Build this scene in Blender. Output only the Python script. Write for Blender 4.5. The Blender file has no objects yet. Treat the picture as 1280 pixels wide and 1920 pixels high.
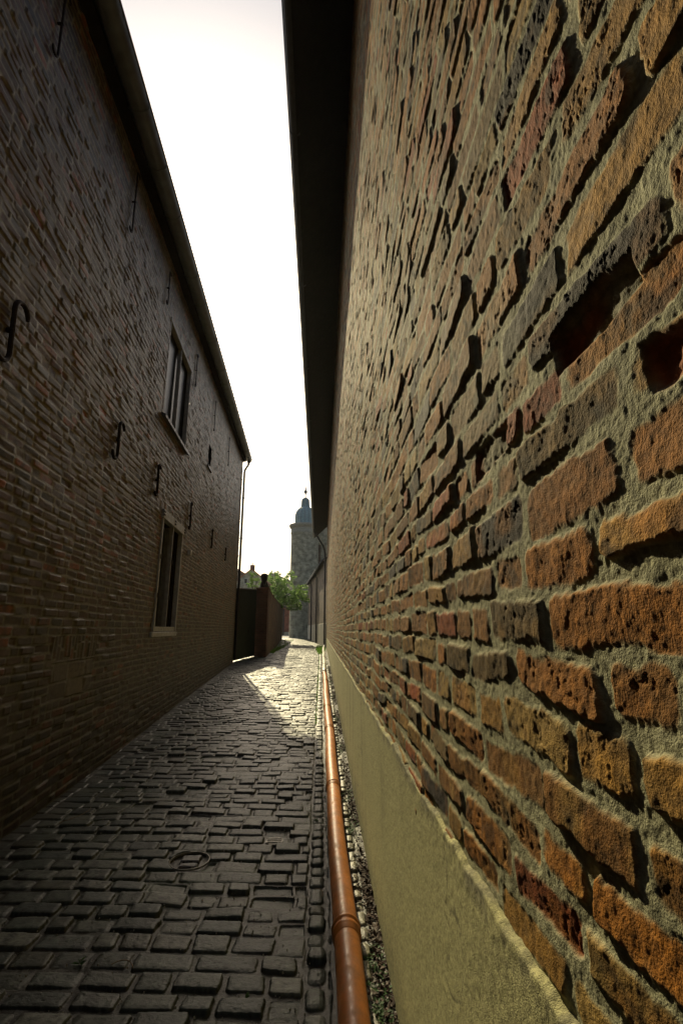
import bpy, math, random
import numpy as np
from mathutils import Vector, Matrix
rad = math.radians
random.seed(7)
C = bpy.context.scene.collection

# ------------------------------------------------------------------ camera
F, HY, VX, EYE = 900.0, 1180.0, 602.0, 1.63
pitch = math.atan((HY - 960) / F)
yaw = math.atan((640 - VX) / (F / math.cos(pitch)))
cd = bpy.data.cameras.new("camera"); cam = bpy.data.objects.new("camera", cd); C.objects.link(cam)
cam.location = (0, 0, EYE)
cam.rotation_euler = (rad(90) + pitch, 0, -yaw)
cd.sensor_fit = 'VERTICAL'; cd.sensor_height = 36; cd.lens = 36 * F / 1920
cd.clip_start = 0.02; cd.clip_end = 2000
bpy.context.scene.camera = cam
# ------------------------------------------------------------------ light
SUN_EL, SUN_AZ = rad(34.6), rad(14.0)      # azimuth measured left of the alley axis
w = bpy.data.worlds.new("World"); bpy.context.scene.world = w; w.use_nodes = True
nt = w.node_tree; bg = nt.nodes['Background']
sky = nt.nodes.new('ShaderNodeTexSky'); sky.sky_type = 'NISHITA'; sky.sun_disc = False
sky.sun_elevation = SUN_EL; sky.sun_rotation = -SUN_AZ
sky.air_density = 1.0; sky.dust_density = 4.0; sky.ozone_density = 1.0
wm = nt.nodes.new('ShaderNodeMix'); wm.data_type = 'RGBA'; wm.blend_type = 'MULTIPLY'; wm.inputs[0].default_value = 1; wm.inputs[7].default_value = (1.0, .99, .92, 1)
nt.links.new(sky.outputs[0], wm.inputs[6]); nt.links.new(wm.outputs[2], bg.inputs[0]); bg.inputs[1].default_value = 0.125
sl = bpy.data.lights.new("sun", 'SUN'); sl.energy = 4.7; sl.angle = rad(0.5); sl.color = (1.0, 0.86, 0.52)
so = bpy.data.objects.new("sun", sl); C.objects.link(so)
sdir = Vector((-math.sin(SUN_AZ) * math.cos(SUN_EL), math.cos(SUN_AZ) * math.cos(SUN_EL), math.sin(SUN_EL)))
so.rotation_euler = sdir.to_track_quat('Z', 'Y').to_euler()
sc = bpy.context.scene
sc.view_settings.view_transform = 'Standard'; sc.view_settings.look = 'None'
sc.view_settings.exposure = 0.0; sc.view_settings.gamma = 1.0
sc.cycles.max_bounces = 6; sc.cycles.diffuse_bounces = 4; sc.cycles.glossy_bounces = 3

# ------------------------------------------------------------------ noise
def rnd(seed): return np.random.RandomState(seed)
_tab = {}
def vn(x, y, seed=0):
    if seed not in _tab: _tab[seed] = rnd(seed + 900).uniform(-1, 1, (256, 256)).astype(np.float32)
    T = _tab[seed]
    xi = np.floor(x); yi = np.floor(y)
    fx = (x - xi).astype(np.float32); fy = (y - yi).astype(np.float32)
    xi = xi.astype(np.int32) & 255; yi = yi.astype(np.int32) & 255
    x1 = (xi + 1) & 255; y1 = (yi + 1) & 255
    fx = fx * fx * (3 - 2 * fx); fy = fy * fy * (3 - 2 * fy)
    a = T[xi, yi]; b = T[x1, yi]; c = T[xi, y1]; d = T[x1, y1]
    return (a + (b - a) * fx) * (1 - fy) + (c + (d - c) * fx) * fy
def fbm(x, y, f, o=4, seed=0, g=0.5):
    s = 0; A = 1.0; t = 0
    for i in range(o):
        s = s + A * vn(x * f + i * 17.3, y * f + i * 9.1, seed + i); t += A; A *= g; f *= 2.03
    return s / t
def sstep(a, b, x):
    t = np.clip((x - a) / (b - a), 0, 1); return t * t * (3 - 2 * t)

# ------------------------------------------------------------------ masonry pattern
def masonry(a, h, seed, pitch, lengths, joint, pal, wts, mortar, warp=1.0, prot=0.008, rough=1.0, inset=0.003,
            rnd_r=0.012, lo=-1.0, hi=12.0, alo=-10.0, ahi=50.0, bulge=0.0, outl=0.06, jit=0.0, soft=.004, mr=1.0, sl=1.0, an=(1.0, 1.6), dst=1.0, cv=.10, eg=None, chip=0.0):
    """relief in metres and linear colour of a course-laid surface; a runs along the courses, h across them"""
    eg = rough if eg is None else eg
    R = rnd(seed)
    hw = h + warp * (0.016 * fbm(a, h, 0.9, 2, seed + 1) + 0.005 * vn(a * 6, h * 6, seed + 2))
    aw = a + warp * (0.010 * vn(a * 3, h * 8, seed + 3) + 0.004 * vn(a * 14, h * 14, seed + 4))
    n = int((hi - lo) / pitch * 1.1) + 4
    e = lo + np.concatenate([[0], np.cumsum(pitch * (1 + R.uniform(-cv, cv, n)))])
    k = np.clip(np.searchsorted(e, hw) - 1, 0, n - 1)
    N = len(a)
    c0 = np.zeros(N); c1 = np.ones(N); idx = np.zeros(N, np.int64)
    nb = int((ahi - alo) / min(lengths[0]) * 1.1) + 4
    order = np.argsort(k, kind='stable'); ks = k[order]
    bounds = np.searchsorted(ks, np.arange(n + 1))
    for j in range(n):
        s, t = bounds[j], bounds[j + 1]
        RR = rnd(seed * 1000 + j)
        L = RR.choice(len(lengths), nb, p=[q for q in lengths[2]] if len(lengths) > 2 else None) if False else None
        if s == t: continue
        m = order[s:t]
        Ls = np.array(lengths[0])[RR.choice(len(lengths[0]), nb, p=lengths[1])] * (1 + RR.uniform(-.08 - jit, .08 + jit, nb)) + joint
        ed = alo - RR.uniform(0, .25) + np.concatenate([[0], np.cumsum(Ls)])
        q = np.clip(np.searchsorted(ed, aw[m]) - 1, 0, nb - 1)
        c0[m] = ed[q]; c1[m] = ed[q + 1]; idx[m] = (j * 7919 + q * 104729) % 65536
    P = rnd(seed + 77)
    T = P.uniform(0, 1, (12, 65536)).astype(np.float32)
    g = P.normal(0, 1, (3, 65536)).astype(np.float32)
    cy = (e[k] + e[k + 1]) / 2; cx = (c0 + c1) / 2
    hh = (e[k + 1] - e[k] - joint) / 2 - inset * T[0][idx] * 1.5
    hl = (c1 - c0 - joint) / 2 - inset * T[1][idx] * 1.5
    dy = hw - cy - inset * (T[2][idx] - .5) * 1.6; dx = aw - cx
    tilt = (T[3][idx] - .5) * .10
    dy2 = dy + dx * tilt * warp; dx2 = dx - dy * tilt
    r = rnd_r * (.5 + T[4][idx])
    qx = np.abs(dx2) - hl + r; qy = np.abs(dy2) - hh + r
    sd = np.hypot(np.maximum(qx, 0), np.maximum(qy, 0)) + np.minimum(np.maximum(qx, qy), 0) - r
    sd = sd + eg * (0.0050 * fbm(a, h, 30, 4, seed + 5, .65) + .002 * vn(a * 110, h * 110, seed + 6) + .016 * chip * sstep(.22, .6, fbm(a, h, 13, 2, seed + 7)))
    m = sstep(soft, -soft * 1.4, sd)
    dep = prot * (1 + .5 * g[0][idx])
    dep = np.where(T[5][idx] < outl, -prot * 1.6 * T[6][idx], dep)
    dep = np.where(T[5][idx] > 1 - outl, prot * (1.8 + T[6][idx]), dep)
    slope = (T[7][idx] - .5) * .10 * dx2 + (T[8][idx] - .5) * .16 * dy2
    body = dep + slope * sl + bulge * np.clip(-sd, 0, .02) / .02
    n1 = fbm(a, h, 26, 4, seed + 8); n2 = fbm(a * an[0], h * an[1], 75, 3, seed + 12)
    pits = sstep(.08, .7, fbm(a * an[0], h * max(an[1], .75), 52, 4, seed + 15, .7))
    body = body + rough * (.0022 * n1 + .0016 * n2 - .0030 * pits * (T[9][idx] > .55))
    mo = .0035 * fbm(a, h, 9, 3, seed + 20) + mr * rough * (.0011 * vn(a * 160, h * 160, seed + 21) + .0016 * fbm(a, h, 45, 2, seed + 22)) \
        + .004 * sstep(-.2, .7, fbm(a, h, 4, 2, seed + 23))
    disp = body * m + mo * (1 - m)
    pal = np.array(pal, np.float32)
    cw = np.cumsum(wts) / np.sum(wts)
    ci = np.clip(np.searchsorted(cw, T[10][idx]), 0, len(pal) - 1)
    ci2 = np.clip(np.searchsorted(cw, T[11][idx]), 0, len(pal) - 1)
    f = sstep(-.1, .5, fbm(a, h, 13, 3, seed + 30))[:, None]
    col = pal[ci] * (1 - .6 * f) + pal[ci2] * .6 * f
    col = col * (1 + .28 * n1 + .18 * n2)[:, None] * (0.8 + .4 * T[6][idx])[:, None]
    stain = sstep(.05, .5, fbm(a, h, 17, 4, seed + 34, .65))[:, None]
    col = col * (1 - .66 * stain * (T[2][idx] > .3)[:, None])
    dust = (sstep(-.012, .0, sd) * .35 + .25 * sstep(.1, .6, fbm(a, h, 60, 2, seed + 36)))[:, None]
    mc = np.array(mortar, np.float32)[None, :] * (1 + .22 * fbm(a, h, 30, 3, seed + 38) + .12 * vn(a * 220, h * 220, seed + 39))[:, None]
    dust = dust * dst; col = col * (1 - dust * .6) + mc * dust * .6
    col = col * m[:, None] + mc * (1 - m[:, None])
    return disp, np.clip(col, .004, .9)

# ------------------------------------------------------------------ materials
def mat(name, col=(.5, .5, .5), rough=.7, metal=0.0, attr=False, var=.25, nscale=6.0, bump=.0, bscale=120.0, spec=.5, bdist=.01):
    m = bpy.data.materials.new(name); m.use_nodes = True
    N = m.node_tree.nodes; L = m.node_tree.links; b = N['Principled BSDF']
    b.inputs['Roughness'].default_value = rough; b.inputs['Metallic'].default_value = metal
    b.inputs['Specular IOR Level'].default_value = spec
    tc = N.new('ShaderNodeTexCoord')
    no = N.new('ShaderNodeTexNoise'); no.inputs['Scale'].default_value = nscale; no.inputs['Detail'].default_value = 6
    L.new(tc.outputs['Object'], no.inputs['Vector'])
    mr = N.new('ShaderNodeMapRange'); mr.inputs[1].default_value = .3; mr.inputs[2].default_value = .7
    mr.inputs[3].default_value = 1 - var; mr.inputs[4].default_value = 1 + var
    L.new(no.outputs[0], mr.inputs[0])
    mx = N.new('ShaderNodeMix'); mx.data_type = 'RGBA'; mx.blend_type = 'MULTIPLY'; mx.inputs[0].default_value = 1
    if attr:
        at = N.new('ShaderNodeAttribute'); at.attribute_name = 'tint'; L.new(at.outputs['Color'], mx.inputs[6])
    else:
        mx.inputs[6].default_value = (*col, 1)
    L.new(mr.outputs[0], mx.inputs[7]); L.new(mx.outputs[2], b.inputs['Base Color'])
    if bump:
        n2 = N.new('ShaderNodeTexNoise'); n2.inputs['Scale'].default_value = bscale; n2.inputs['Detail'].default_value = 5
        L.new(tc.outputs['Object'], n2.inputs['Vector'])
        bu = N.new('ShaderNodeBump'); bu.inputs['Strength'].default_value = bump; bu.inputs['Distance'].default_value = bdist
        L.new(n2.outputs[0], bu.inputs['Height']); L.new(bu.outputs[0], b.inputs['Normal'])
    return m
def brick_mat(name, c1, c2, mortar, scale=1.0, axis='YZ', bh=.072, bw=.22, bump=.5, rough=.85):
    m = bpy.data.materials.new(name); m.use_nodes = True
    N = m.node_tree.nodes; L = m.node_tree.links; b = N['Principled BSDF']; b.inputs['Roughness'].default_value = rough
    tc = N.new('ShaderNodeTexCoord'); sp = N.new('ShaderNodeSeparateXYZ'); cb = N.new('ShaderNodeCombineXYZ')
    L.new(tc.outputs['Object'], sp.inputs[0])
    ad = N.new('ShaderNodeMath'); ad.operation = 'ADD'; L.new(sp.outputs[0], ad.inputs[0]); L.new(sp.outputs[1], ad.inputs[1])
    L.new(ad.outputs[0], cb.inputs[0]); L.new(sp.outputs[2], cb.inputs[1])
    no0 = N.new('ShaderNodeTexNoise'); no0.inputs['Scale'].default_value = 5; L.new(tc.outputs['Object'], no0.inputs['Vector'])
    va = N.new('ShaderNodeVectorMath'); va.operation = 'MULTIPLY_ADD'; va.inputs[1].default_value = (.02, .02, 0)
    L.new(no0.outputs['Color'], va.inputs[0]); L.new(cb.outputs[0], va.inputs[2])
    br = N.new('ShaderNodeTexBrick'); br.inputs['Scale'].default_value = 1.0
    br.inputs['Brick Width'].default_value = bw; br.inputs['Row Height'].default_value = bh; br.inputs['Mortar Size'].default_value = .008
    br.inputs['Color1'].default_value = (*c1, 1); br.inputs['Color2'].default_value = (*c2, 1); br.inputs['Mortar'].default_value = (*mortar, 1)
    br.inputs['Mortar Smooth'].default_value = .4
    L.new(va.outputs[0], br.inputs['Vector'])
    no = N.new('ShaderNodeTexNoise'); no.inputs['Scale'].default_value = 2.3; no.inputs['Detail'].default_value = 8
    L.new(tc.outputs['Object'], no.inputs['Vector'])
    mr = N.new('ShaderNodeMapRange'); mr.inputs[1].default_value = .3; mr.inputs[2].default_value = .7; mr.inputs[3].default_value = .5; mr.inputs[4].default_value = 1.4
    L.new(no.outputs[0], mr.inputs[0])
    mx = N.new('ShaderNodeMix'); mx.data_type = 'RGBA'; mx.blend_type = 'MULTIPLY'; mx.inputs[0].default_value = 1
    L.new(br.outputs[0], mx.inputs[6]); L.new(mr.outputs[0], mx.inputs[7]); L.new(mx.outputs[2], b.inputs['Base Color'])
    bu = N.new('ShaderNodeBump'); bu.inputs['Strength'].default_value = bump; bu.inputs['Distance'].default_value = .02; bu.invert = True
    L.new(br.outputs['Fac'], bu.inputs['Height']); L.new(bu.outputs[0], b.inputs['Normal'])
    return m
def tile_mat(name, c1, c2):
    m = bpy.data.materials.new(name); m.use_nodes = True
    N = m.node_tree.nodes; L = m.node_tree.links; b = N['Principled BSDF']; b.inputs['Roughness'].default_value = .7
    tc = N.new('ShaderNodeTexCoord')
    wv = N.new('ShaderNodeTexWave'); wv.inputs['Scale'].default_value = 1.3; wv.bands_direction = 'Y'; L.new(tc.outputs['Object'], wv.inputs[0])
    w2 = N.new('ShaderNodeTexWave'); w2.inputs['Scale'].default_value = 1.0; w2.bands_direction = 'Z'; w2.wave_profile = 'SAW'; L.new(tc.outputs['Object'], w2.inputs[0])
    ad = N.new('ShaderNodeMath'); ad.operation = 'ADD'; L.new(wv.outputs[1], ad.inputs[0]); L.new(w2.outputs[1], ad.inputs[1])
    no = N.new('ShaderNodeTexNoise'); no.inputs['Scale'].default_value = 3; no.inputs['Detail'].default_value = 6; L.new(tc.outputs['Object'], no.inputs[0])
    mx = N.new('ShaderNodeMix'); mx.data_type = 'RGBA'; mx.inputs[6].default_value = (*c1, 1); mx.inputs[7].default_value = (*c2, 1)
    L.new(no.outputs[0], mx.inputs[0]); L.new(mx.outputs[2], b.inputs['Base Color'])
    bu = N.new('ShaderNodeBump'); bu.inputs['Strength'].default_value = .6; bu.inputs['Distance'].default_value = .03
    L.new(ad.outputs[0], bu.inputs['Height']); L.new(bu.outputs[0], b.inputs['Normal'])
    return m
M = dict(
    wall=mat('brick_relief', attr=True, rough=.88, var=.32, nscale=70, bump=.5, bscale=380, bdist=.005, spec=.22),
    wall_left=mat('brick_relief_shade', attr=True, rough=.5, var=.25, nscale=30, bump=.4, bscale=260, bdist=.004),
    setts=mat('sett_stone', attr=True, rough=.44, var=.35, nscale=38, bump=.6, bscale=230, bdist=.003, spec=.38),
    plaster=mat('buff_render', attr=True, rough=.92, var=.45, nscale=130, bump=.8, bscale=420, bdist=.004),
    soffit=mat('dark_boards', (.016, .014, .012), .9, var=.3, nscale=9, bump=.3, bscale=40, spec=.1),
    zinc=mat('aged_zinc', (.10, .115, .135), .34, .0, var=.3, nscale=8, bump=.1, bscale=60),
    zincdark=mat('dark_zinc', (.035, .035, .04), .5, .3, var=.3, nscale=8),
    iron=mat('rusty_iron', (.022, .016, .013), .65, .4, var=.4, nscale=30, bump=.3, bscale=200),
    reveal=mat('dark_reveal', (.05, .04, .03), .8, var=.3, nscale=12),
    frame=mat('weathered_frame', (.30, .31, .30), .55, var=.25, nscale=14),
    worn_iron=mat('worn_iron', (.20, .19, .16), .4, .3, var=.3, nscale=30),
    wood=mat('grey_painted_wood', (.40, .42, .42), .55, var=.2, nscale=14, bump=.2, bscale=90),
    pane=mat('dark_glass', (.006, .007, .008), .08, var=.1, spec=.5),
    glass=mat('window_glass', (.012, .013, .014), .3, var=.1, spec=.12),
    dark=mat('dark_interior', (.01, .009, .008), .9),
    pvc=mat('orange_brown_plastic', (.46, .150, .026), .36, var=.22, nscale=9, bump=.04, bscale=50, spec=.5),
    pvcw=mat('pale_plastic', (.62, .58, .5), .35, var=.1, nscale=9),
    tile=tile_mat('orange_roof_tiles', (.42, .12, .04), (.25, .08, .035)),
    tiledark=tile_mat('dark_roof_tiles', (.09, .05, .04), (.05, .04, .035)),
    brick_far=brick_mat('far_brick', (.20, .13, .08), (.13, .085, .06), (.27, .24, .18)),
    brick_grey=brick_mat('grey_tower_brick', (.50, .45, .31), (.33, .29, .20), (.56, .53, .41)),
    brick_red=brick_mat('red_pillar_brick', (.13, .05, .03), (.08, .035, .022), (.11, .09, .06)),
    brick_end=brick_mat('gable_brick', (.16, .09, .055), (.11, .06, .04), (.24, .21, .16)),
    redwall=brick_mat('red_wall', (.28, .09, .06), (.22, .07, .05), (.2, .12, .09)),
    stone=mat('pale_stone', (.42, .39, .31), .8, var=.2, nscale=9, bump=.3, bscale=60),
    slate=mat('blue_slate', (.27, .38, .39), .45, var=.35, nscale=14, bump=.4, bscale=30),
    gate=mat('dark_green_metal', (.012, .028, .018), .45, .2, var=.2, nscale=6),
    bark=mat('bark', (.10, .075, .05), .9, var=.4, nscale=20, bump=.5, bscale=60),
    leaf=mat('spring_leaves', (.25, .39, .10), .5, var=.35, nscale=2.5),
    grass=mat('fresh_grass', (.13, .26, .035), .55, var=.4, nscale=9),
    moss=mat('weed_leaf', (.05, .12, .03), .6, var=.4, nscale=30),
    deadleaf=mat('dead_leaf', (.045, .02, .011), .75, var=.6, nscale=40),
    soil=mat('soil', (.045, .035, .02), .95, var=.4, nscale=30, bump=.6, bscale=120),
    asphalt=mat('pale_paving', (.22, .21, .19), .8, var=.2, nscale=3, bump=.3, bscale=40),
    rubber=mat('black_rubber', (.012, .012, .012), .6),
    white=mat('white_enamel', (.7, .7, .68), .4),
    twig=mat('dry_twig', (.28, .2, .11), .8, var=.3, nscale=60),
)
def dusty(m, dust, amount=.55):
    N = m.node_tree.nodes; L = m.node_tree.links; b = N['Principled BSDF']; src = b.inputs['Base Color'].links[0].from_socket
    tc = N.new('ShaderNodeTexCoord'); no = N.new('ShaderNodeTexNoise'); no.inputs['Scale'].default_value = 16; no.inputs['Detail'].default_value = 9; no.inputs['Roughness'].default_value = .72
    L.new(tc.outputs['Object'], no.inputs['Vector']); mr = N.new('ShaderNodeMapRange'); mr.inputs[1].default_value = .48; mr.inputs[2].default_value = .72; mr.inputs[4].default_value = amount
    L.new(no.outputs[0], mr.inputs[0]); mx = N.new('ShaderNodeMix'); mx.data_type = 'RGBA'; L.new(mr.outputs[0], mx.inputs[0]); L.new(src, mx.inputs[6]); mx.inputs[7].default_value = (*dust, 1)
    L.new(mx.outputs[2], b.inputs['Base Color']); m2 = N.new('ShaderNodeMapRange'); m2.inputs[1].default_value = .4; m2.inputs[2].default_value = .7; m2.inputs[3].default_value = .30; m2.inputs[4].default_value = .75
    L.new(no.outputs[0], m2.inputs[0]); L.new(m2.outputs[0], b.inputs['Roughness'])
dusty(M['pvc'], (.22, .13, .06)); dusty(M['wood'], (.16, .14, .10)); dusty(M['zinc'], (.09, .085, .07), .4)
def leaf_translucent(m):
    N = m.node_tree.nodes; L = m.node_tree.links; b = N['Principled BSDF']; out = N['Material Output']
    tr = N.new('ShaderNodeBsdfTranslucent'); src = b.inputs['Base Color'].links[0].from_socket
    L.new(src, tr.inputs[0]); ms = N.new('ShaderNodeMixShader'); ms.inputs[0].default_value = .45
    L.new(b.outputs[0], ms.inputs[1]); L.new(tr.outputs[0], ms.inputs[2]); L.new(ms.outputs[0], out.inputs[0])
for k in ('leaf', 'grass', 'moss'): leaf_translucent(M[k])

# ------------------------------------------------------------------ object helpers
def tag(o, label=None, cat=None, group=None, kind=None):
    if label: o['label'] = label
    if cat: o['category'] = cat
    if group: o['group'] = group
    if kind: o['kind'] = kind
    return o
def empty(name, loc, rz=0.0):
    o = bpy.data.objects.new(name, None); C.objects.link(o); o.location = loc; o.rotation_euler = (0, 0, rz); o.empty_display_size = .2
    return o
def link(name, me, material, parent=None, smooth=False):
    o = bpy.data.objects.new(name, me); C.objects.link(o)
    if material: me.materials.append(material)
    if parent: o.parent = parent
    if smooth: me.polygons.foreach_set('use_smooth', np.ones(len(me.polygons), bool))
    return o
def grid_mesh(name, P, col=None, keep=None):
    """P: (rows, cols, 3) array; keep: (rows-1, cols-1) mask of faces that stay"""
    r, c = P.shape[:2]
    me = bpy.data.meshes.new(name)
    i = np.arange(r * c).reshape(r, c)
    q = np.stack([i[:-1, :-1], i[:-1, 1:], i[1:, 1:], i[1:, :-1]], -1)
    q = q[keep] if keep is not None else q.reshape(-1, 4)
    n = len(q)
    me.vertices.add(r * c); me.vertices.foreach_set('co', P.reshape(-1).astype(np.float32))
    me.loops.add(n * 4); me.loops.foreach_set('vertex_index', q.reshape(-1).astype(np.int32))
    me.polygons.add(n); me.polygons.foreach_set('loop_start', np.arange(0, n * 4, 4, dtype=np.int32))
    me.polygons.foreach_set('use_smooth', np.ones(n, bool))
    me.update(calc_edges=True)
    if col is not None:
        at = me.color_attributes.new('tint', 'FLOAT_COLOR', 'POINT')
        cc = np.ones((r * c, 4), np.float32); cc[:, :3] = col.reshape(-1, 3); at.data.foreach_set('color', cc.reshape(-1))
    return me
class MB:
    def __init__(s): s.v = []; s.f = []
    def box(s, x0, x1, y0, y1, z0, z1):
        b = len(s.v)
        s.v += [(x0, y0, z0), (x1, y0, z0), (x1, y1, z0), (x0, y1, z0), (x0, y0, z1), (x1, y0, z1), (x1, y1, z1), (x0, y1, z1)]
        s.f += [tuple(b + i for i in q) for q in ((0, 3, 2, 1), (4, 5, 6, 7), (0, 1, 5, 4), (1, 2, 6, 5), (2, 3, 7, 6), (3, 0, 4, 7))]
        return s
    def bar(s, a, b, w, d, up=(0, 0, 1)):
        a = Vector(a); b = Vector(b); t = (b - a).normalized(); u = Vector(up)
        if abs(t.dot(u)) > .95: u = Vector((1, 0, 0))
        x = t.cross(u).normalized(); y = x.cross(t).normalized(); n = len(s.v)
        for p in (a, b):
            for i, j in ((-1, -1), (1, -1), (1, 1), (-1, 1)): s.v.append(tuple(p + x * (w / 2 * i) + y * (d / 2 * j)))
        s.f += [tuple(n + i for i in q) for q in ((0, 1, 2, 3), (7, 6, 5, 4), (0, 4, 5, 1), (1, 5, 6, 2), (2, 6, 7, 3), (3, 7, 4, 0))]
        return s
    def tube(s, pts, r, seg=12, cap=True):
        pts = [Vector(p) for p in pts]; n = len(s.v)
        rr = r if isinstance(r, (list, tuple)) else [r] * len(pts)
        px = None
        for i, p in enumerate(pts):
            t = (pts[min(i + 1, len(pts) - 1)] - pts[max(i - 1, 0)]).normalized()
            if px is None:
                u = Vector((0, 0, 1)) if abs(t.z) < .9 else Vector((1, 0, 0)); px = t.cross(u).normalized()
            else: px = (px - t * px.dot(t)).normalized()
            y = px.cross(t)
            for k in range(seg):
                an = 2 * math.pi * k / seg; s.v.append(tuple(p + (px * math.cos(an) + y * math.sin(an)) * rr[i]))
        for i in range(len(pts) - 1):
            for k in range(seg):
                k2 = (k + 1) % seg; s.f.append((n + i * seg + k, n + i * seg + k2, n + (i + 1) * seg + k2, n + (i + 1) * seg + k))
        if cap:
            s.f.append(tuple(n + k for k in range(seg))[::-1]); s.f.append(tuple(n + (len(pts) - 1) * seg + k for k in range(seg)))
        return s
    def lathe(s, prof, seg=32, c=(0, 0)):
        n = len(s.v)
        for r, z in prof:
            for k in range(seg):
                an = 2 * math.pi * k / seg; s.v.append((c[0] + r * math.cos(an), c[1] + r * math.sin(an), z))
        for i in range(len(prof) - 1):
            for k in range(seg):
                k2 = (k + 1) % seg; s.f.append((n + i * seg + k, n + i * seg + k2, n + (i + 1) * seg + k2, n + (i + 1) * seg + k))
        return s
    def poly(s, pts):
        n = len(s.v); s.v += [tuple(p) for p in pts]; s.f.append(tuple(range(n, n + len(pts)))); return s
    def prism(s, a, b):
        """two equal loops of points joined into a closed solid"""
        n = len(s.v); k = len(a); s.v += [tuple(p) for p in a] + [tuple(p) for p in b]
        s.f.append(tuple(range(n, n + k))[::-1]); s.f.append(tuple(range(n + k, n + 2 * k)))
        for i in range(k):
            j = (i + 1) % k; s.f.append((n + i, n + j, n + k + j, n + k + i))
        return s
    def build(s, name, material, parent=None, smooth=False, bevel=0):
        me = bpy.data.meshes.new(name); me.from_pydata(s.v, [], s.f); me.update()
        o = link(name, me, material, parent, smooth)
        if bevel:
            m = o.modifiers.new('bevel', 'BEVEL'); m.width = bevel; m.segments = 2; m.limit_method = 'ANGLE'
        return o
def at(u, v, y):
    """point seen at photo pixel (u, v) at distance y along the alley"""
    a = (u - 640) / F; b = (960 - v) / F
    fy = math.cos(pitch) - b * math.sin(pitch); up = math.sin(pitch) + b * math.cos(pitch)
    rx = a * math.cos(yaw) + fy * math.sin(yaw); ry = -a * math.sin(yaw) + fy * math.cos(yaw)
    return Vector((rx / ry * y, y, EYE + up / ry * y))

# ------------------------------------------------------------------ ground shape
LX = lambda y: -2.08 - .06 * y            # plan line of the left wall
def gz(x, y):
    x = np.asarray(x, float); y = np.asarray(y, float)
    z = np.interp(y, [-20, 5, 10, 18, 31, 42, 50, 2000], [.12, .12, .26, .38, .50, .76, .72, .70])
    z = z + np.clip(y - 8, 0, 14) / 14 * .10 * np.clip(-x - .8, 0, 2.4)  / 2.4 * 1.0
    return z

# wide base sheet reaching the horizon, just under the setts
xs = np.array([-600, -60, -12, -5, -3, -1, .5, 2, 6, 60, 600.]); ys = np.concatenate([[-600, -40], np.arange(-10, 60, 2.0), [70, 100, 200, 600, 1500.]])
X, Y = np.meshgrid(xs, ys); Z = gz(X, Y) - .05
o = link('ground', grid_mesh('ground', np.stack([X, Y, Z], -1)), M['soil']); tag(o, kind='structure')
# paved lane beyond the crest
xs = np.linspace(-9, 3, 13); ys = np.linspace(46.5, 110, 30); X, Y = np.meshgrid(xs, ys)
o = link('far_lane', grid_mesh('far_lane', np.stack([X, Y, gz(X, Y) - .02], -1)), M['asphalt']); tag(o, kind='structure')

# sett paving of the alley
def rows_from_density(dens, a, b, n0=20000):
    t = np.linspace(a, b, n0); d = dens(t); c = np.concatenate([[0], np.cumsum((d[1:] + d[:-1]) / 2 * np.diff(t))])
    n = int(c[-1]) + 2
    return np.interp(np.linspace(0, c[-1], n), c, t)
Q = 1.0
ys = rows_from_density(lambda y: Q * (1400 / np.maximum(np.abs(y), 1.9) ** 2 * (y > .8) + 18 + 75 * (y > 1.3) * (y < 12) + 60 * (y >= 12) * (y < 30)), -8, 47)
nx = int(760 * Q)
s = np.linspace(0, 1, nx)
Y, S = np.meshgrid(ys, s, indexing='ij')
XL = np.where(Y < 18.2, LX(Y) - .08, LX(Y) - 1.2 * sstep(18.2, 18.4, Y))
XR = .335 - .1 * np.clip(Y - 31, 0, 20)
X = XL + (XR - XL) * S
x = X.ravel(); y = Y.ravel()
sett_pal = [(.056, .068, .052), (.076, .088, .068), (.040, .054, .044), (.104, .112, .085), (.060, .062, .038), (.19, .20, .17)]
sett_w = [5, 4, 4, 2.5, 1.5, .35]
joint_c = (.017, .015, .007)
# main rows run across the alley with a slight skew and sag
ysk = y + .035 * x + .03 * np.sin(x * 1.7 + y * .3)
dm, cm = masonry(x, ysk, 5, .135, ([.14, .18, .21, .24], [.15, .3, .35, .2]), .018, sett_pal, sett_w, joint_c, warp=.7, prot=.0105,
                 rough=.55, eg=.8, chip=.1, inset=.0045, rnd_r=.014, lo=-9, hi=48, alo=-5, ahi=2, bulge=.003, outl=.04, jit=.14, soft=.0028, sl=.8)
ds, cs = masonry(y, x, 9, .115, ([.09, .12, .15], [.3, .4, .3]), .016, sett_pal, sett_w, joint_c, warp=.5, prot=.009,
                 rough=.6, inset=.004, rnd_r=.026, lo=-.060, hi=.4, alo=-9, ahi=48, bulge=.007, outl=.05, jit=.1)
pal_r = [(.20, .19, .14), (.16, .15, .11), (.24, .22, .16)]
dr, cr = masonry(y, x, 11, .085, ([.08, .10, .12], [.3, .4, .3]), .022, pal_r, [1, 1, 1], joint_c, warp=.6, prot=.012,
                 rough=.9, inset=.005, rnd_r=.018, lo=.185, hi=.5, alo=-9, ahi=48, bulge=.006, outl=.05, jit=.1)
soil_d = .004 * fbm(x, y, 14, 4, 60); soil_c = np.array(joint_c)[None] * (1 + .5 * fbm(x, y, 40, 3, 61))[:, None]
def blend(mask, d, c, d0, c0): return d0 * (1 - mask) + d * mask, c0 * (1 - mask[:, None]) + c * mask[:, None]
xe = x + .006 * vn(y * 6, x * 0, 62)
D, COL = soil_d, soil_c
D, COL = blend(sstep(-.066, -.078, xe), dm, cm, D, COL)
D, COL = blend(sstep(-.064, -.056, xe) * sstep(.062, .054, xe), ds, cs, D, COL)
D, COL = blend(sstep(.186, .194, xe) * sstep(.272, .262, xe), dr, cr, D, COL)
foot = sstep(.262, .275, xe); COL = COL * (1 - foot[:, None]) + np.array((.030, .022, .012)) * foot[:, None]
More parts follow.
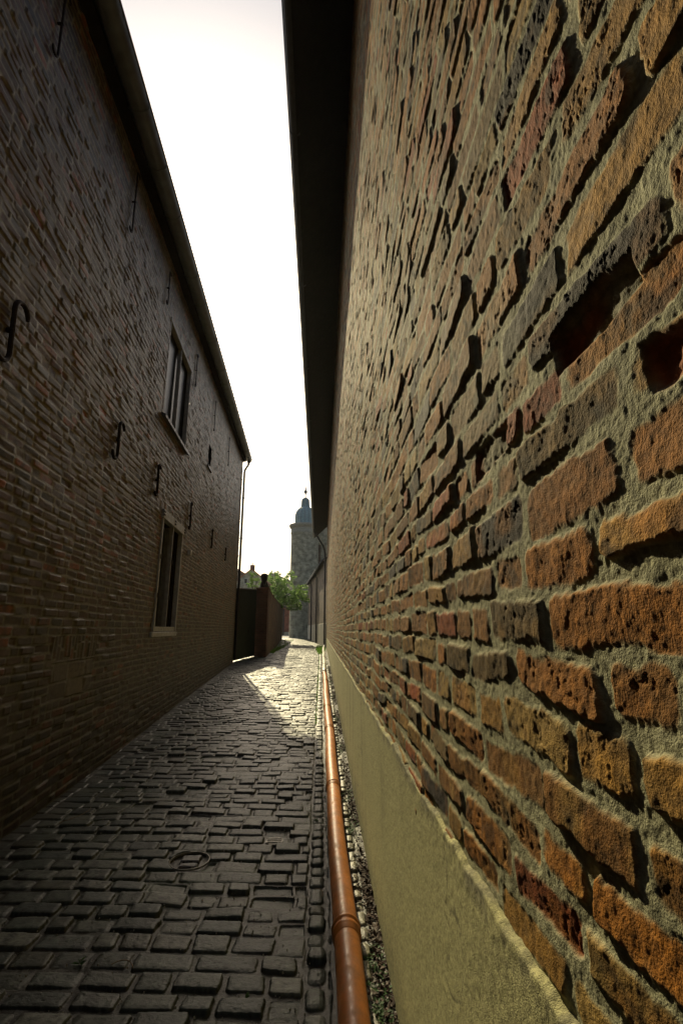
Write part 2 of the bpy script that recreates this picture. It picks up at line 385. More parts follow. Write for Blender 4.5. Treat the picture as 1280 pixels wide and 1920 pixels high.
# low dips and wear, moss in the joints
D = D + .009 * fbm(x, y, .9, 2, 64) + .004 * vn(x * 3.1, y * 3.1, 66)
low = sstep(.010, .0, D)[:, None] * sstep(.0, .5, fbm(x, y, 1.6, 3, 68))[:, None]
COL = COL * (1 - .5 * low) + np.array((.035, .06, .012)) * .5 * low
edge = (x - LX(y))
dirt = sstep(.28, .02, edge + .08 * fbm(x, y, 3, 3, 70))
D = D * (1 - .7 * dirt) + .012 * dirt; COL = COL * (1 - .55 * dirt[:, None]) + np.array((.05, .042, .028)) * .55 * dirt[:, None]
COL = COL * (1 + .30 * fbm(x, y, .8, 3, 71) + .12 * fbm(x, y, 5, 2, 72))[:, None]
sand = (sstep(.1, .6, fbm(x, y, 2.2, 3, 73)) * sstep(.008, .0, D))[:, None] * .3
COL = COL * (1 - sand) + np.array((.085, .075, .045)) * sand
# seat of the round iron cover
cx, cy = -.86, 3.70
rr = np.hypot(x - cx, (y - cy))
ins = sstep(.135, .125, rr)
D = D * (1 - ins) + (-.004 + .3 * soil_d) * ins
sb = sstep(.006, -.006, np.maximum(np.abs(x - cx - .0) - .062, np.abs(y - cy - .035) - .042) + .003 * vn(x * 40, y * 40, 75))
sb2 = sstep(.006, -.006, np.maximum(np.abs(x - cx - .005) - .060, np.abs(y - cy + .05) - .026) + .003 * vn(x * 40, y * 40, 76))
D = D + ins * (.018 * sb + .014 * sb2)
COL = COL * (1 - ins[:, None]) + ins[:, None] * np.where((sb + sb2)[:, None] > .5, np.array((.11, .11, .115)), soil_c)
Zg = gz(x, y) + D
o = link('cobbled_alley', grid_mesh('cobbled_alley', np.stack([x, y, Zg], -1).reshape(len(ys), nx, 3), np.clip(COL, .004, .9)), M['setts'])
tag(o, kind='structure')

# ------------------------------------------------------------------ right building
WX = .335
RW = lambda y: 9.4 - (y - 4.3) * .041        # wall top
RO = lambda y: 8.65 - (y - 4.0) * .044       # outer eave height
REND = 31.0
rb = empty('brick_building', (WX, 12, 0.3))
tag(rb, 'tall building along the right side, sunlit orange and brown brick wall with buff plaster foot', 'building')
def local(pts, root):  # move world coordinates into the root's frame
    m = (Matrix.Translation(root.location) @ root.rotation_euler.to_matrix().to_4x4()).inverted()
    return [m @ Vector(p) for p in pts]
def place(o, root):    # a mesh built in world coordinates, parented to root
    o.parent = root
    o.matrix_parent_inverse = (Matrix.Translation(root.location) @ root.rotation_euler.to_matrix().to_4x4()).inverted()
    return o
ys = rows_from_density(lambda y: Q * np.where(y < .12, np.where(y < -.5, 12, 150), 190 / np.maximum(y, .36) ** 2 + 70 / np.maximum(y, .5)), -8, REND)
nz = int(1500 * Q)
t = np.linspace(0, 1, nz)
dist = np.maximum(np.abs(ys), .34)[:, None]
zlo = .98; zhi = RW(ys)[:, None]
wlo = np.arcsinh((zlo - EYE) / dist); whi = np.arcsinh((zhi - EYE) / dist)
Zw = EYE + dist * np.sinh(wlo + (whi - wlo) * t[None])
Yw = np.repeat(ys[:, None], nz, 1)
a = Yw.ravel(); h = Zw.ravel()
pal = [(.30, .115, .014), (.28, .145, .027), (.20, .088, .018), (.048, .036, .030), (.27, .062, .012), (.31, .195, .055), (.13, .080, .027)]
wts = [4.8, 3.4, 3.4, 1.7, 1.3, 1.6, 2.4]
d, c = masonry(a, h, 21, .083, ([.115, .235, .265], [.36, .40, .24]), .0125, pal, wts, (.30, .29, .185), warp=1.4, prot=.0036,
               rough=.85, inset=.0042, rnd_r=.014, lo=.9, hi=10.5, alo=-9, ahi=33, outl=.035, jit=.08, soft=.0040, an=(1.2, 1.0), dst=.3, cv=.14, eg=1.15, chip=.35, mr=.8)
# slow unevenness of the old wall
d = d + .006 * fbm(a, h, 1.1, 2, 41) + .0035 * fbm(a, h, 3.0, 2, 43)
# broken-out bricks: deep pocket with red core showing
for (y0, y1, z0, z1, dp) in ((.42, .60, 1.985, 2.035, .011), (.355, .42, 1.865, 1.905, .005), (.80, .98, 1.95, 2.0, .010)):
    n_ = .015 * fbm(a, h, 14, 4, 47)
    q = np.maximum(np.maximum(y0 - a, a - y1), np.maximum(z0 - h, h - z1)) + n_
    mk = sstep(.008, -.008, q)
    d = d * (1 - mk) + (-dp + .008 * fbm(a, h, 30, 3, 49)) * mk
    rc = np.array((.30, .095, .030)) * (1 + .4 * fbm(a, h, 22, 3, 51))[:, None]
    mot = sstep(-.1, .3, fbm(a, h, 11, 2, 53))[:, None]
    rc = rc * mot + np.array((.22, .20, .13)) * (1 - mot)
    c = c * (1 - mk[:, None]) + rc * mk[:, None]
# mortar smears
sm = sstep(.25, .5, fbm(a, h, 2.3, 3, 55))[:, None] * .3
mcol = np.array((.30, .29, .18)) * (1 + .2 * fbm(a, h, 60, 2, 57))[:, None]
c = c * (1 - sm) + mcol * sm
P = np.stack([WX - d, a, h], -1).reshape(len(ys), nz, 3)[:, ::-1]
o = link('wall', grid_mesh('wall', P, c.reshape(len(ys), nz, 3)[:, ::-1]), M['wall']); place(o, rb)
# plaster foot
ys = rows_from_density(lambda y: Q * np.where(y < .3, 20, 150 / np.maximum(y, .5) ** 2 + 40 / np.maximum(y, .5)), -8, REND)
nz = 220
tt = np.linspace(0, 1, nz)
top = 1.125 + .006 * vn(ys * 3, ys * 0, 81) + .007 * vn(ys * 14, ys * 0, 82) + .0035 * vn(ys * 37, ys * 0, 83) + .0015 * vn(ys * 95, ys * 0, 84) + .004 * vn(ys * 7, ys * 0, 80)
g0 = gz(.3, ys) - .04
Yp = np.repeat(ys[:, None], nz, 1)
k = np.clip(tt / .93, 0, 1)
Zp = g0[:, None] + (top - g0)[:, None] * k[None]
Zp = Zp + np.where(tt[None] > .93, (tt[None] - .93) / .07 * .020, 0)
a = Yp.ravel(); h = Zp.ravel()
Xp = .320 + .004 * fbm(a, h, 2.0, 3, 85) + .0012 * fbm(a, h, 60, 2, 87)
dtop = (np.repeat(top[:, None], nz, 1).ravel() - h)
bump_e = sstep(.08, .0, dtop)
Xp = Xp - bump_e * (.0015 * (.3 + fbm(a, h, 22, 3, 89)) + .001 * vn(a * 90, h * 90, 90))
Xp = Xp + np.repeat(np.clip((tt - .93) / .07, 0, 1)[None], len(ys), 0).ravel() ** 1.0 * .05
pc = np.array((.37, .345, .165))[None] * (1 + .10 * fbm(a, h, 3, 4, 91) + .10 * fbm(a, h, 50, 2, 93))[:, None]
st = sstep(.0, .5, fbm(a * 1.5, h * .25, 5, 3, 95))[:, None] * .18
pc = pc * (1 - st)
ck = sstep(.010, .002, np.abs(fbm(a, h * .6, 1.7, 5, 101, .6))) * sstep(.1, .3, fbm(a, h, .9, 2, 107))
pc = pc * (1 - .55 * ck[:, None])
spl = sstep(.30, .62, fbm(a, h, 38, 3, 109)) * sstep(.55, .02, h - .13)
pc = pc * (1 - .5 * spl[:, None])
smr = (sstep(.06, .0, dtop) * sstep(-.25, .25, fbm(a, h, 11, 4, 99)))[:, None]
pc = pc * (1 - smr) + np.array((.20, .185, .11)) * (1 + .3 * fbm(a, h, 40, 2, 100))[:, None] * smr
dampz = sstep(.35, .0, (h - np.repeat(g0[:, None], nz, 1).ravel()) + .1 * fbm(a, h, 4, 3, 97))[:, None]
pc = pc * (1 - .5 * dampz) + np.array((.12, .13, .05)) * .2 * dampz
P = np.stack([Xp, a, h], -1).reshape(len(ys), nz, 3)[:, ::-1]
o = link('plaster_foot', grid_mesh('plaster_foot', P, pc.reshape(len(ys), nz, 3)[:, ::-1]), M['plaster']); place(o, rb)
# body of the building behind the facade, gable ends, soffit, roof, gutter
W2 = 6.2
bm = MB()
bm.prism([(WX + .06, -8, -.1), (WX + W2, -8, -.1), (WX + W2, -8, RW(-8) - .02), (WX + .06, -8, RW(-8) - .02)],
         [(WX + .06, REND, -.1), (WX + W2, REND, -.1), (WX + W2, REND, RW(REND) - .02), (WX + .06, REND, RW(REND) - .02)])
for yy in (-8, REND - .3):   # gable triangles
    bm.prism([(WX + .06, yy, RW(yy)), (WX + W2, yy, RW(yy)), (WX + W2 / 2, yy, RW(yy) + 3.2)], [(WX + .06, yy + .3, RW(yy)), (WX + W2, yy + .3, RW(yy)), (WX + W2 / 2, yy + .3, RW(yy) + 3.2)])
place(bm.build('rear_wall', M['brick_end']), rb)
ox = -.385
sf = MB()
ya0, ya1 = -8.3, REND + .15
sf.prism([(WX + .03, ya0, RW(ya0) - .03), (ox, ya0, RO(ya0)), (ox, ya0, RO(ya0) + .12), (WX + .03, ya0, RW(ya0) + .10)],
         [(WX + .03, ya1, RW(ya1) - .03), (ox - .10, ya1, RO(ya1)), (ox - .10, ya1, RO(ya1) + .12), (WX + .03, ya1, RW(ya1) + .10)])
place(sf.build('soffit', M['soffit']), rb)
rf = MB()
for (ya, yb) in ((ya0, ya1),):
    for sgn in (0, 1):
        xr = WX + W2 / 2
        xo = ox + .02 if sgn == 0 else WX + W2 + .6
        def zz(x_, yq): return RO(yq) + .13 + (RW(yq) + 3.4 - RO(yq)) * (abs(x_ - xo) / abs(xr - xo))
        rf.prism([(xo, ya, zz(xo, ya)), (xr, ya, zz(xr, ya)), (xr, ya, zz(xr, ya) + .07), (xo, ya, zz(xo, ya) + .07)],
                 [(xo, yb, zz(xo, yb)), (xr, yb, zz(xr, yb)), (xr, yb, zz(xr, yb) + .07), (xo, yb, zz(xo, yb) + .07)])
place(rf.build('roof', M['tiledark']), rb)
def gutter(pa, pb, r, name, parent, lip=1, joints=2.0, drop=0.0):
    """half-round gutter from pa to pb, open side up"""
    pa = Vector(pa); pb = Vector(pb); n = int((pb - pa).length / 1.0) + 1; g = MB(); seg = 12
    b0 = len(g.v)
    for i in range(n + 1):
        p = pa.lerp(pb, i / n)
        for k in range(seg + 1):
            an = math.pi + math.pi * k / seg
            g.v.append((p.x + r * math.cos(an), p.y, p.z + r * math.sin(an)))
        for k in range(seg + 1):
            an = math.pi + math.pi * (seg - k) / seg
            g.v.append((p.x + (r - .006) * math.cos(an), p.y, p.z + (r - .006) * math.sin(an)))
    m_ = 2 * (seg + 1)
    for i in range(n):
        for k in range(m_):
            k2 = (k + 1) % m_; g.f.append((b0 + i * m_ + k, b0 + i * m_ + k2, b0 + (i + 1) * m_ + k2, b0 + (i + 1) * m_ + k))
    for i in (0, n): g.f.append(tuple(b0 + i * m_ + k for k in range(seg + 1)))
    g.tube([pa + Vector((lip * r, 0, 0)), pb + Vector((lip * r, 0, 0))], .012, 8)
    o = place(g.build('gutter', M['zinc'] if name == 'l' else M['zincdark'], smooth=True), parent)
    L_ = (pb - pa).length; q = joints * .6; d_ = (pb - pa).normalized()
    while q < L_:
        p = pa + d_ * q; bk = MB()
        pts = [(p.x + (r + .006) * math.cos(math.pi + math.pi * k / 12), p.y, p.z + (r + .006) * math.sin(math.pi + math.pi * k / 12)) for k in range(13)]
        for k in range(12): bk.bar(pts[k], pts[k + 1], .03, .008)
        c_ = bk.build('bracket', M['zinc'] if name == 'l' else M['zincdark']); place(c_, parent)
        c_.parent = o; c_.matrix_parent_inverse = o.matrix_parent_inverse @ Matrix.Identity(4) if False else Matrix.Identity(4)
        q += joints
    return o
gutter((ox - .03, ya0, RO(ya0) + .08), (ox - .13, ya1, RO(ya1) + .08), .075, 'r', rb, lip=-1, joints=3.0)
dp = MB()
gx, gy = ox - .10, REND - 2.2
dp.tube([(gx, gy, RO(gy)), (gx, gy + .02, RO(gy) - .12), (gx + .08, gy + .1, RO(gy) - .22), (.10, REND - .7, 6.75), (.17, REND - .55, 6.55), (.2, REND - .5, 6.3), (.2, REND - .5, .75), (.2, REND - .5, float(gz(.2, REND - .5)) + .03)], .055, 12)
for z_ in (5.6, 3.9, 2.2, 1.0): dp.tube([(.2, REND - .5, z_), (.2, REND - .5, z_ + .04)], .066, 12); dp.box(.2, WX, REND - .51, REND - .49, z_ + .01, z_ + .03)
place(dp.build('downpipe', M['zincdark'], smooth=False), rb)
# iron tie bar near the far end
tb = MB(); p0 = at(606.5, 982, 27.5); tb.bar((WX - .03, 26, 6.6), (WX - .03, 26.1, 5.4), .05, .03); place(tb.build('wall_anchor', M['iron']), rb)

# ------------------------------------------------------------------ left building
th = math.atan(.06)
lb = empty('brick_building', (-2.08, 0, 0), th)
tag(lb, 'long dark brick warehouse on the left with two windows, iron wall anchors and zinc gutter', 'building')
LEND = 18.3 / math.cos(th)
LT = lambda y: 7.02 + .062 * y               # wall top, local y
ysl = rows_from_density(lambda y: Q * np.where(y < 1.6, 6, 1.05 * 490 * 2.4 / (y ** 2 + 5.3) + 8), -9, LEND)
nz = int(950 * Q)
dist = np.sqrt(np.maximum(ysl, 1.5) ** 2 + 5.3)[:, None]
t = np.linspace(0, 1, nz)
g0 = gz(LX(ysl), ysl) - .06
wlo = np.arcsinh((g0[:, None] - EYE) / dist); whi = np.arcsinh((LT(ysl)[:, None] - EYE) / dist)
Zw = EYE + dist * np.sinh(wlo + (whi - wlo) * t[None]); Yw = np.repeat(ysl[:, None], nz, 1)
a = Yw.ravel(); h = Zw.ravel()
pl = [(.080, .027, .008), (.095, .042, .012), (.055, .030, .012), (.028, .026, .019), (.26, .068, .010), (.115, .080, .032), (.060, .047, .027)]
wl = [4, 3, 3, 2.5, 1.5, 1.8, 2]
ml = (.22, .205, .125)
kw = dict(warp=.5, prot=.0055, rough=.45, eg=.7, chip=.3, dst=.5, inset=.003, rnd_r=.012, outl=.06)
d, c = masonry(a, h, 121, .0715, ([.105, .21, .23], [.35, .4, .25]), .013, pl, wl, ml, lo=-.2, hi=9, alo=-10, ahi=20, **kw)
UW = (7.02, 8.66, 4.92, 6.57); LW = (7.52, 8.92, 1.60, 3.36); OP = (10.95, 11.35, 5.42, 5.98)
def soldier(y0, y1, z0, z1, arch=0.0):
    global d, c
    mk = (a > y0) & (a < y1) & (h > z0) & (h < z1)
    dd, cc = masonry(h[mk] * 1.0, a[mk] + 0, 131, .072, ([.20, .22], [.5, .5]), .012, pl, wl, ml, lo=y0 - .1, hi=y1 + .2, alo=z0, ahi=z1 + .3, **kw)
    d[mk] = dd; c[mk] = cc
soldier(LW[0] - .15, LW[1] + .15, LW[3] + .02, LW[3] + .25)
soldier(UW[0] - .15, UW[1] + .15, UW[3] + .02, UW[3] + .25)
soldier(4.45, 5.45, 1.36, 1.57)
# filled-in low opening with larger pale blocks
mk = (a > 4.5) & (a < 5.4) & (h > 1.02) & (h < 1.35)
dd, cc = masonry(a[mk], h[mk], 141, .16, ([.28, .34], [.5, .5]), .012, [(.20, .16, .10), (.15, .12, .08)], [1, 1], ml, lo=1.0, hi=1.5, alo=4.3, ahi=5.7, **kw)
d[mk] = dd; c[mk] = cc
d = d + .007 * fbm(a, h, .8, 2, 141) + .003 * fbm(a, h, 3.2, 2, 143)
# vignette darkness painted in towards the foot, sun glare painted as pale patches higher up
vignette_dark = sstep(3.0, .3, h - .12 + .5 * fbm(a, h, 1.3, 3, 145))[:, None]
c = c * (1 - .6 * vignette_dark)
glare_pale = sstep(.05, .55, fbm(a, h, 1.7, 4, 147))[:, None] * sstep(2.2, 5.0, h)[:, None]
c = c * (1 - .4 * glare_pale) + np.array((.29, .28, .21)) * .4 * glare_pale
c = c * (1 - .30 * sstep(-.1, .5, fbm(a * 8, h * .7, 1.0, 3, 149)))[:, None]
P = np.stack([d, a, h], -1).reshape(len(ysl), nz, 3)
yc = (P[:-1, :-1, 1] + P[1:, 1:, 1]) / 2; zc = (P[:-1, :-1, 2] + P[1:, 1:, 2]) / 2
keep = np.ones(yc.shape, bool)
for (y0, y1, z0, z1) in (UW, LW, OP): keep &= ~((yc > y0) & (yc < y1) & (zc > z0) & (zc < z1))
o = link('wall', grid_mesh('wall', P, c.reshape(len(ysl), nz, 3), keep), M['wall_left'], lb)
# rear body made of walls round a dark interior
LD = 7.0
bm = MB()
bm.prism([(-LD, -9, -.1), (-LD + .3, -9, -.1), (-LD + .3, -9, LT(-9) + .5), (-LD, -9, LT(-9) + .5)], [(-LD, LEND, -.1), (-LD + .3, LEND, -.1), (-LD + .3, LEND, LT(LEND) + .5), (-LD, LEND, LT(LEND) + .5)]); bm.box(-LD + .3, -.03, -9, -8.7, -.1, LT(-9) - .01)
bm.prism([(-LD + .3, LEND - .3, -.1), (.0, LEND - .3, -.1), (.0, LEND - .3, LT(LEND) - .01), (-LD + .3, LEND - .3, LT(LEND) - .01)],
         [(-LD + .3, LEND, -.1), (.0, LEND, -.1), (.0, LEND, LT(LEND) - .01), (-LD + .3, LEND, LT(LEND) - .01)])
for yy in (-9, LEND - .3):
    bm.prism([(-.02, yy, LT(yy)), (-LD, yy, LT(yy)), (-LD / 2, yy, LT(yy) + 3.3)], [(-.02, yy + .3, LT(yy)), (-LD, yy + .3, LT(yy)), (-LD / 2, yy + .3, LT(yy) + 3.3)])
bm.build('rear_wall', M['brick_end'], lb)
# eave board and roof
EO = .17
sf = MB()
def LZ(y): return LT(y)
sf.prism([(-.2, -9.2, LZ(-9.2) - .02), (EO - .05, -9.2, LZ(-9.2) + .02), (EO - .05, -9.2, LZ(-9.2) + .2), (-.2, -9.2, LZ(-9.2) + .2)],
         [(-.2, LEND + .12, LZ(LEND) - .02), (EO - .05, LEND + .12, LZ(LEND) + .02), (EO - .05, LEND + .12, LZ(LEND) + .2), (-.2, LEND + .12, LZ(LEND) + .2)])
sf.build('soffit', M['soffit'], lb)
rf = MB(); ya, yb = -9.3, LEND + .2
for sgn in (0, 1):
    xr = -LD / 2; xo = EO if sgn == 0 else -LD - .35
    def zz(x_, yq): return LZ(yq) + .2 + (3.4) * (abs(x_ - xo) / abs(xr - xo))
    rf.prism([(xo, ya, zz(xo, ya)), (xr, ya, zz(xr, ya)), (xr, ya, zz(xr, ya) + .07), (xo, ya, zz(xo, ya) + .07)],
             [(xo, yb, zz(xo, yb)), (xr, yb, zz(xr, yb)), (xr, yb, zz(xr, yb) + .07), (xo, yb, zz(xo, yb) + .07)])
rf.build('roof', M['tiledark'], lb)
def gut_local():
    r = .115; pa = Vector((EO + .06, -9.2, LZ(-9.2) + .10)); pb = Vector((EO + .06, LEND + .12, LZ(LEND) + .10))
    g = MB(); seg = 14; n = 28
    prof = []
    for k in range(seg + 1): an = math.pi + math.pi * k / seg; prof.append((r * math.cos(an), r * math.sin(an)))
    for k in range(seg + 1): an = 2 * math.pi - math.pi * k / seg; prof.append(((r - .006) * math.cos(an), (r - .006) * math.sin(an)))
    m_ = len(prof)
    for i in range(n + 1):
        p = pa.lerp(pb, i / n)
        for (x_, z_) in prof: g.v.append((p.x + x_, p.y, p.z + z_))
    for i in range(n):
        for k in range(m_):
            k2 = (k + 1) % m_; g.f.append((i * m_ + k, i * m_ + k2, (i + 1) * m_ + k2, (i + 1) * m_ + k))
    g.f.append(tuple(n * m_ + k for k in range(seg + 1))); g.f.append(tuple(k for k in range(seg + 1)))
    g.tube([pa + Vector((r, 0, .004)), pb + Vector((r, 0, .004))], .013, 8)
    go = g.build('gutter', M['zinc'], lb, smooth=True)
    R = random.Random(3); yq = .9
    while yq < LEND:
        p = pa.lerp(pb, (yq - pa.y) / (pb.y - pa.y)); bk = MB()
        pts = [(p.x + (r + .005) * math.cos(math.pi + math.pi * k / 12), p.y, p.z + (r + .005) * math.sin(math.pi + math.pi * k / 12)) for k in range(13)]
        bk.tube(pts, .009, 6); bk.build('bracket', M['zinc'], go)
        yq += R.choice([.75, .8, 1.3])
    dpm = MB(); q = pb + Vector((0, -.15, -.08))
    dpm.tube([q, q + Vector((0, 0, -.10)), q + Vector((-.02, 0, -.2)), q + Vector((-.12, -.0, -.36)), q + Vector((-.15, -.02, -.5)), Vector((q.x - .15, q.y - .02, 3.2)), Vector((q.x - .15, q.y - .02, .6))], .045, 12)
    dpm.tube([q + Vector((0, 0, .03)), q + Vector((0, 0, -.12))], .062, 12)
    for z_ in (6.6, 5.0, 3.4, 1.8): dpm.tube([(q.x - .15, q.y - .02, z_), (q.x - .15, q.y - .02, z_ + .04)], .055, 12)
    dpm.build('downpipe', M['zincdark'], lb)
gut_local()
# windows
def window(y0, y1, z0, z1, kind):
    rv = MB(); dpt = .22; e = .012
    # reveal lining
    rv.box(-dpt, -.006, y0 - .05, y0 - .0, z0 - .05, z1 + .05); rv.box(-dpt, -.006, y1, y1 + .05, z0 - .05, z1 + .05)
    rv.box(-dpt, -.006, y0, y1, z1, z1 + .05); rv.box(-dpt, -.006, y0, y1, z0 - .05, z0)
    wn = rv.build('window', M['reveal'], lb)
    wn['label'] = 'tall ground floor window with pale timber frame and black opening' if kind == 'low' else 'upper window with slim pale frame and metal sill'
    fr = MB(); fx0, fx1 = (-.05, .03) if kind == 'low' else (-.07, .005)
    jw = .045 if kind == 'low' else .03
    fr.box(fx0, fx1, y0 - .02, y0 + jw, z0, z1); fr.box(fx0, fx1, y1 - jw, y1 + .02, z0, z1)
    if kind == 'low':
        fr.box(fx0, .045, y0 - .05, y1 + .05, z1 - .02, z1 + .12)
    else:
        fr.box(fx0, .015, y0 - .03, y1 + .03, z1 - .04, z1 + .03)
    fr.box(fx0, fx1 - .014, y0 + jw, y1 - jw, z0, z0 + .07)
    fr.build('frame', M['wood'] if kind == 'low' else M['frame'], wn, bevel=.004)
    mu = MB(); ym = (y0 + y1) / 2
    mu.box(fx0 + .002, fx1 - .004, ym - jw / 2, ym + jw / 2, z0 + .071, z1 - .021 if kind == 'low' else z1 - .041)
    mu.build('mullion', M['frame'], wn, bevel=.004)
    if kind == 'low':     # inner side boards of the two openings
        for yy in (y0 + jw, ym + jw / 2):
            b = MB(); b.box(-.13, -.012, yy + .001, yy + .13, z0 + .071, z1 - .025); b.build('inner_board', M['frame'], wn, bevel=.003)
        for yy in (y0 - .06, ym - .03, y1 + .02):
            for zq in (z1 + .03, z1 + .08): hg = MB(); hg.bar((.049, yy, zq), (.049, yy + .07, zq), .012, .02); hg.build('hinge', M['iron'], wn)
        for yy in (y0 + .02, ym):
            for zq in (z0 + .5, z0 + 1.1): hg = MB(); hg.box(fx1 + .001, fx1 + .012, yy - .01, yy + .03, zq, zq + .07); hg.build('hinge', M['iron'], wn)
    for (q0, q1) in ((y0 + jw, ym - jw / 2), (ym + jw / 2, y1 - jw)):
        pn = MB(); xq = -.12 if kind == 'low' else -.05
        pn.box(xq - .006 - .03, xq - .03, q0 - .02, q1 + .02, z0 + .03, z1 - .02)
        pn.build('pane', M['dark'] if kind == 'low' else M['glass'], wn)
    si = MB()
    if kind == 'low':
        si.prism([(-.02, y0 - .1, z0 - .08), (.035, y0 - .1, z0 - .08), (.035, y0 - .1, z0 - .015), (-.02, y0 - .1, z0 + .0)], [(-.02, y1 + .08, z0 - .08), (.035, y1 + .08, z0 - .08), (.035, y1 + .08, z0 - .015), (-.02, y1 + .08, z0 + .0)])
    else:
        si.prism([(-.05, y0 - .06, z0 - .05), (.075, y0 - .06, z0 - .10), (.075, y0 - .06, z0 - .05), (-.05, y0 - .06, z0 - .0)], [(-.05, y1 + .05, z0 - .05), (.075, y1 + .05, z0 - .10), (.075, y1 + .05, z0 - .05), (-.05, y1 + .05, z0 - .0)])
    si.build('sill', M['zinc'] if kind == 'up' else M['wood'], wn, bevel=.004)
window(*UW, 'up'); window(*LW, 'low')
b = MB(); y0, y1, z0, z1 = OP
b.box(-.35, -.004, y0 - .04, y0, z0 - .04, z1 + .04); b.box(-.35, -.004, y1, y1 + .04, z0 - .04, z1 + .04); b.box(-.35, -.004, y0, y1, z1, z1 + .04); b.box(-.35, .03, y0 - .02, y1 + .02, z0 - .04, z0)
b.box(-.36, -.352, y0 - .04, y1 + .04, z0 - .04, z1 + .04)
o = b.build('vent_opening', M['dark'], lb)
s_ = MB(); s_.box(.0, .04, y0 - .04, y1 + .04, z0 - .05, z0 - .005 + .012); s_.build('sill', M['zinc'], o)
# iron wall anchors: shaft with curled ends
def anchor(y, zb, zt, curl=.10, w_=.030, top=1, bot=-1, tw=0):
    m_ = MB(); pts = []
    cy = y + curl * .5 * top
    for k in range(9, 0, -1):
        an = math.pi * k / 9
        pts.append((.035, y + top * (curl / 2) * (1 - math.cos(math.pi - an)) if False else y + top * curl / 2 * (1 - math.cos(an)), zt - curl / 2 + curl / 2 * math.sin(an)))
    pts.append((.035, y, zt - curl / 2))
    pts.append((.035, y + tw * .5, (zt + zb) / 2)); pts.append((.035, y + tw, zb + curl / 2))
    for k in range(1, 10):
        an = math.pi * k / 9
        pts.append((.035, y + tw + bot * curl / 2 * (1 - math.cos(an)), zb + curl / 2 - curl / 2 * math.sin(an)))
    m_.tube(pts, [w_ * .45] + [w_ * .6] * (len(pts) - 2) + [w_ * .45], 8)
    m_.tube([(0, y + tw * .5, (zt + zb) / 2), (.048, y + tw * .5, (zt + zb) / 2)], w_ * .7, 8)
    m_.build('wall_anchor', M['iron'], lb)
for (y, zb, zt) in ((3.03, 6.22, 6.95), (4.93, 6.3, 7.2), (6.6, 6.55, 7.15), (8.92, 6.38, 7.12), (11.3, 6.45, 7.28), (14.05, 6.48, 7.42)):
    anchor(y, zb, zt, curl=.08, w_=.017, tw=.04)
for (y, zb, zt, cu) in ((3.12, 3.45, 3.98, .17), (5.3, 3.52, 4.0, .15), (6.98, 3.56, 4.05, .10), (9.4, 3.55, 4.1, .10), (12.07, 3.62, 4.1, .09), (14.63, 3.66, 4.05, .09)):
    anchor(y, zb, zt, curl=cu, w_=.030, tw=.03)
wb = MB(); wb.box(.0, .07, 9.52, 9.62, 3.05, 3.16); wb.build('junction_box', M['white'], lb, bevel=.01)

# ------------------------------------------------------------------ orange drain pipe on the ground
PR = .062
def pz(y): return float(gz(.12, y)) + PR + .004
dpipe = empty('drain_pipe', (.135, 2.3, pz(2.3)))
tag(dpipe, 'orange brown plastic drain pipe lying along the foot of the plastered wall', 'pipe')
def px(y): return .135 - .0022 * (y - 2.2) + .006 * math.sin(y * 1.1) + .003 * math.sin(y * 2.9)
joints = [-.6, .35, 2.80, 5.02, 7.35, 8.95, 12.6, 14.6]
for i in range(len(joints) - 1):
    y0, y1 = joints[i], joints[i + 1]; m_ = MB()
    n = max(3, int((y1 - y0) / .25))
    m_.tube([(px(y0 + (y1 - y0) * k / n), y0 + (y1 - y0) * k / n, pz(y0 + (y1 - y0) * k / n)) for k in range(n + 1)], PR, 32, cap=(i == 0))
    place(m_.build('pipe_section', M['pvc'], smooth=True), dpipe)
for y0 in joints[1:]:
    m_ = MB(); pr = [(-.003, PR - .001), (0.0, PR + .008), (.008, PR + .011), (.018, PR + .009), (.022, PR + .004), (.040, PR + .004), (.044, PR + .0085), (.058, PR + .010), (.066, PR + .008), (.072, PR + .004), (.10, PR + .004), (.106, PR - .001)]
    # socket: ring, groove and collar
    m_.tube([(px(y0 - q), y0 + .0 - q, pz(y0 - q)) for q, r_ in pr], [r_ for q, r_ in pr], 32, cap=False)
    place(m_.build('socket', M['pvc'], smooth=True), dpipe)
m_ = MB(); yy = list(np.linspace(14.6, REND - 1.0, 16))
m_.tube([(px(q) + .004 * (q - 14.6), q, pz(q)) for q in yy] + [(.195, REND - .65, pz(REND) + .03), (.2, REND - .52, pz(REND) + .12)], PR, 20)
o = place(m_.build('pipe_section', M['pvcw'], smooth=True), dpipe); o['label'] = 'pale far length of pipe'  # far length in pale plastic
for q in (17.2, 21.0, 25.0):
    m_ = MB(); m_.tube([(px(q) + .004 * (q - 14.6), q, pz(q)), (px(q) + .004 * (q - 14.6), q + .1, pz(q))], PR + .009, 20); place(m_.build('socket', M['pvcw']), dpipe)

# ------------------------------------------------------------------ iron covers in the paving
def ring(name, cx, cy, r, label, tilt=0, disc=False):
    m_ = MB(); g = float(gz(cx, cy)) + .009
    pts = [(cx + r * math.cos(q), cy + r * math.sin(q), g + tilt * math.sin(q + 1)) for q in np.linspace(0, 2 * math.pi, 49)]
    for k in range(48): m_.bar(pts[k], pts[k + 1], .005, .012)
    if disc:
        m_.poly([(cx + (r - .004) * math.cos(q), cy + (r - .004) * math.sin(q), g + .004) for q in np.linspace(0, 2 * math.pi, 33)[:-1]])
        for q in (-.03, 0, .03): m_.bar((cx - .05, cy + q, g + .008), (cx + .05, cy + q, g + .008), .008, .006)
    o = m_.build(name, M['worn_iron']); tag(o, label, 'cover'); return o
ring('round_cover', -.86, 3.70, .128, 'round iron ring cover filled with two grey stones, set in the cobbles')
ring('valve_cover', -.325, 3.98, .06, 'small oval iron valve cap sunk between setts near the pipe', disc=True)

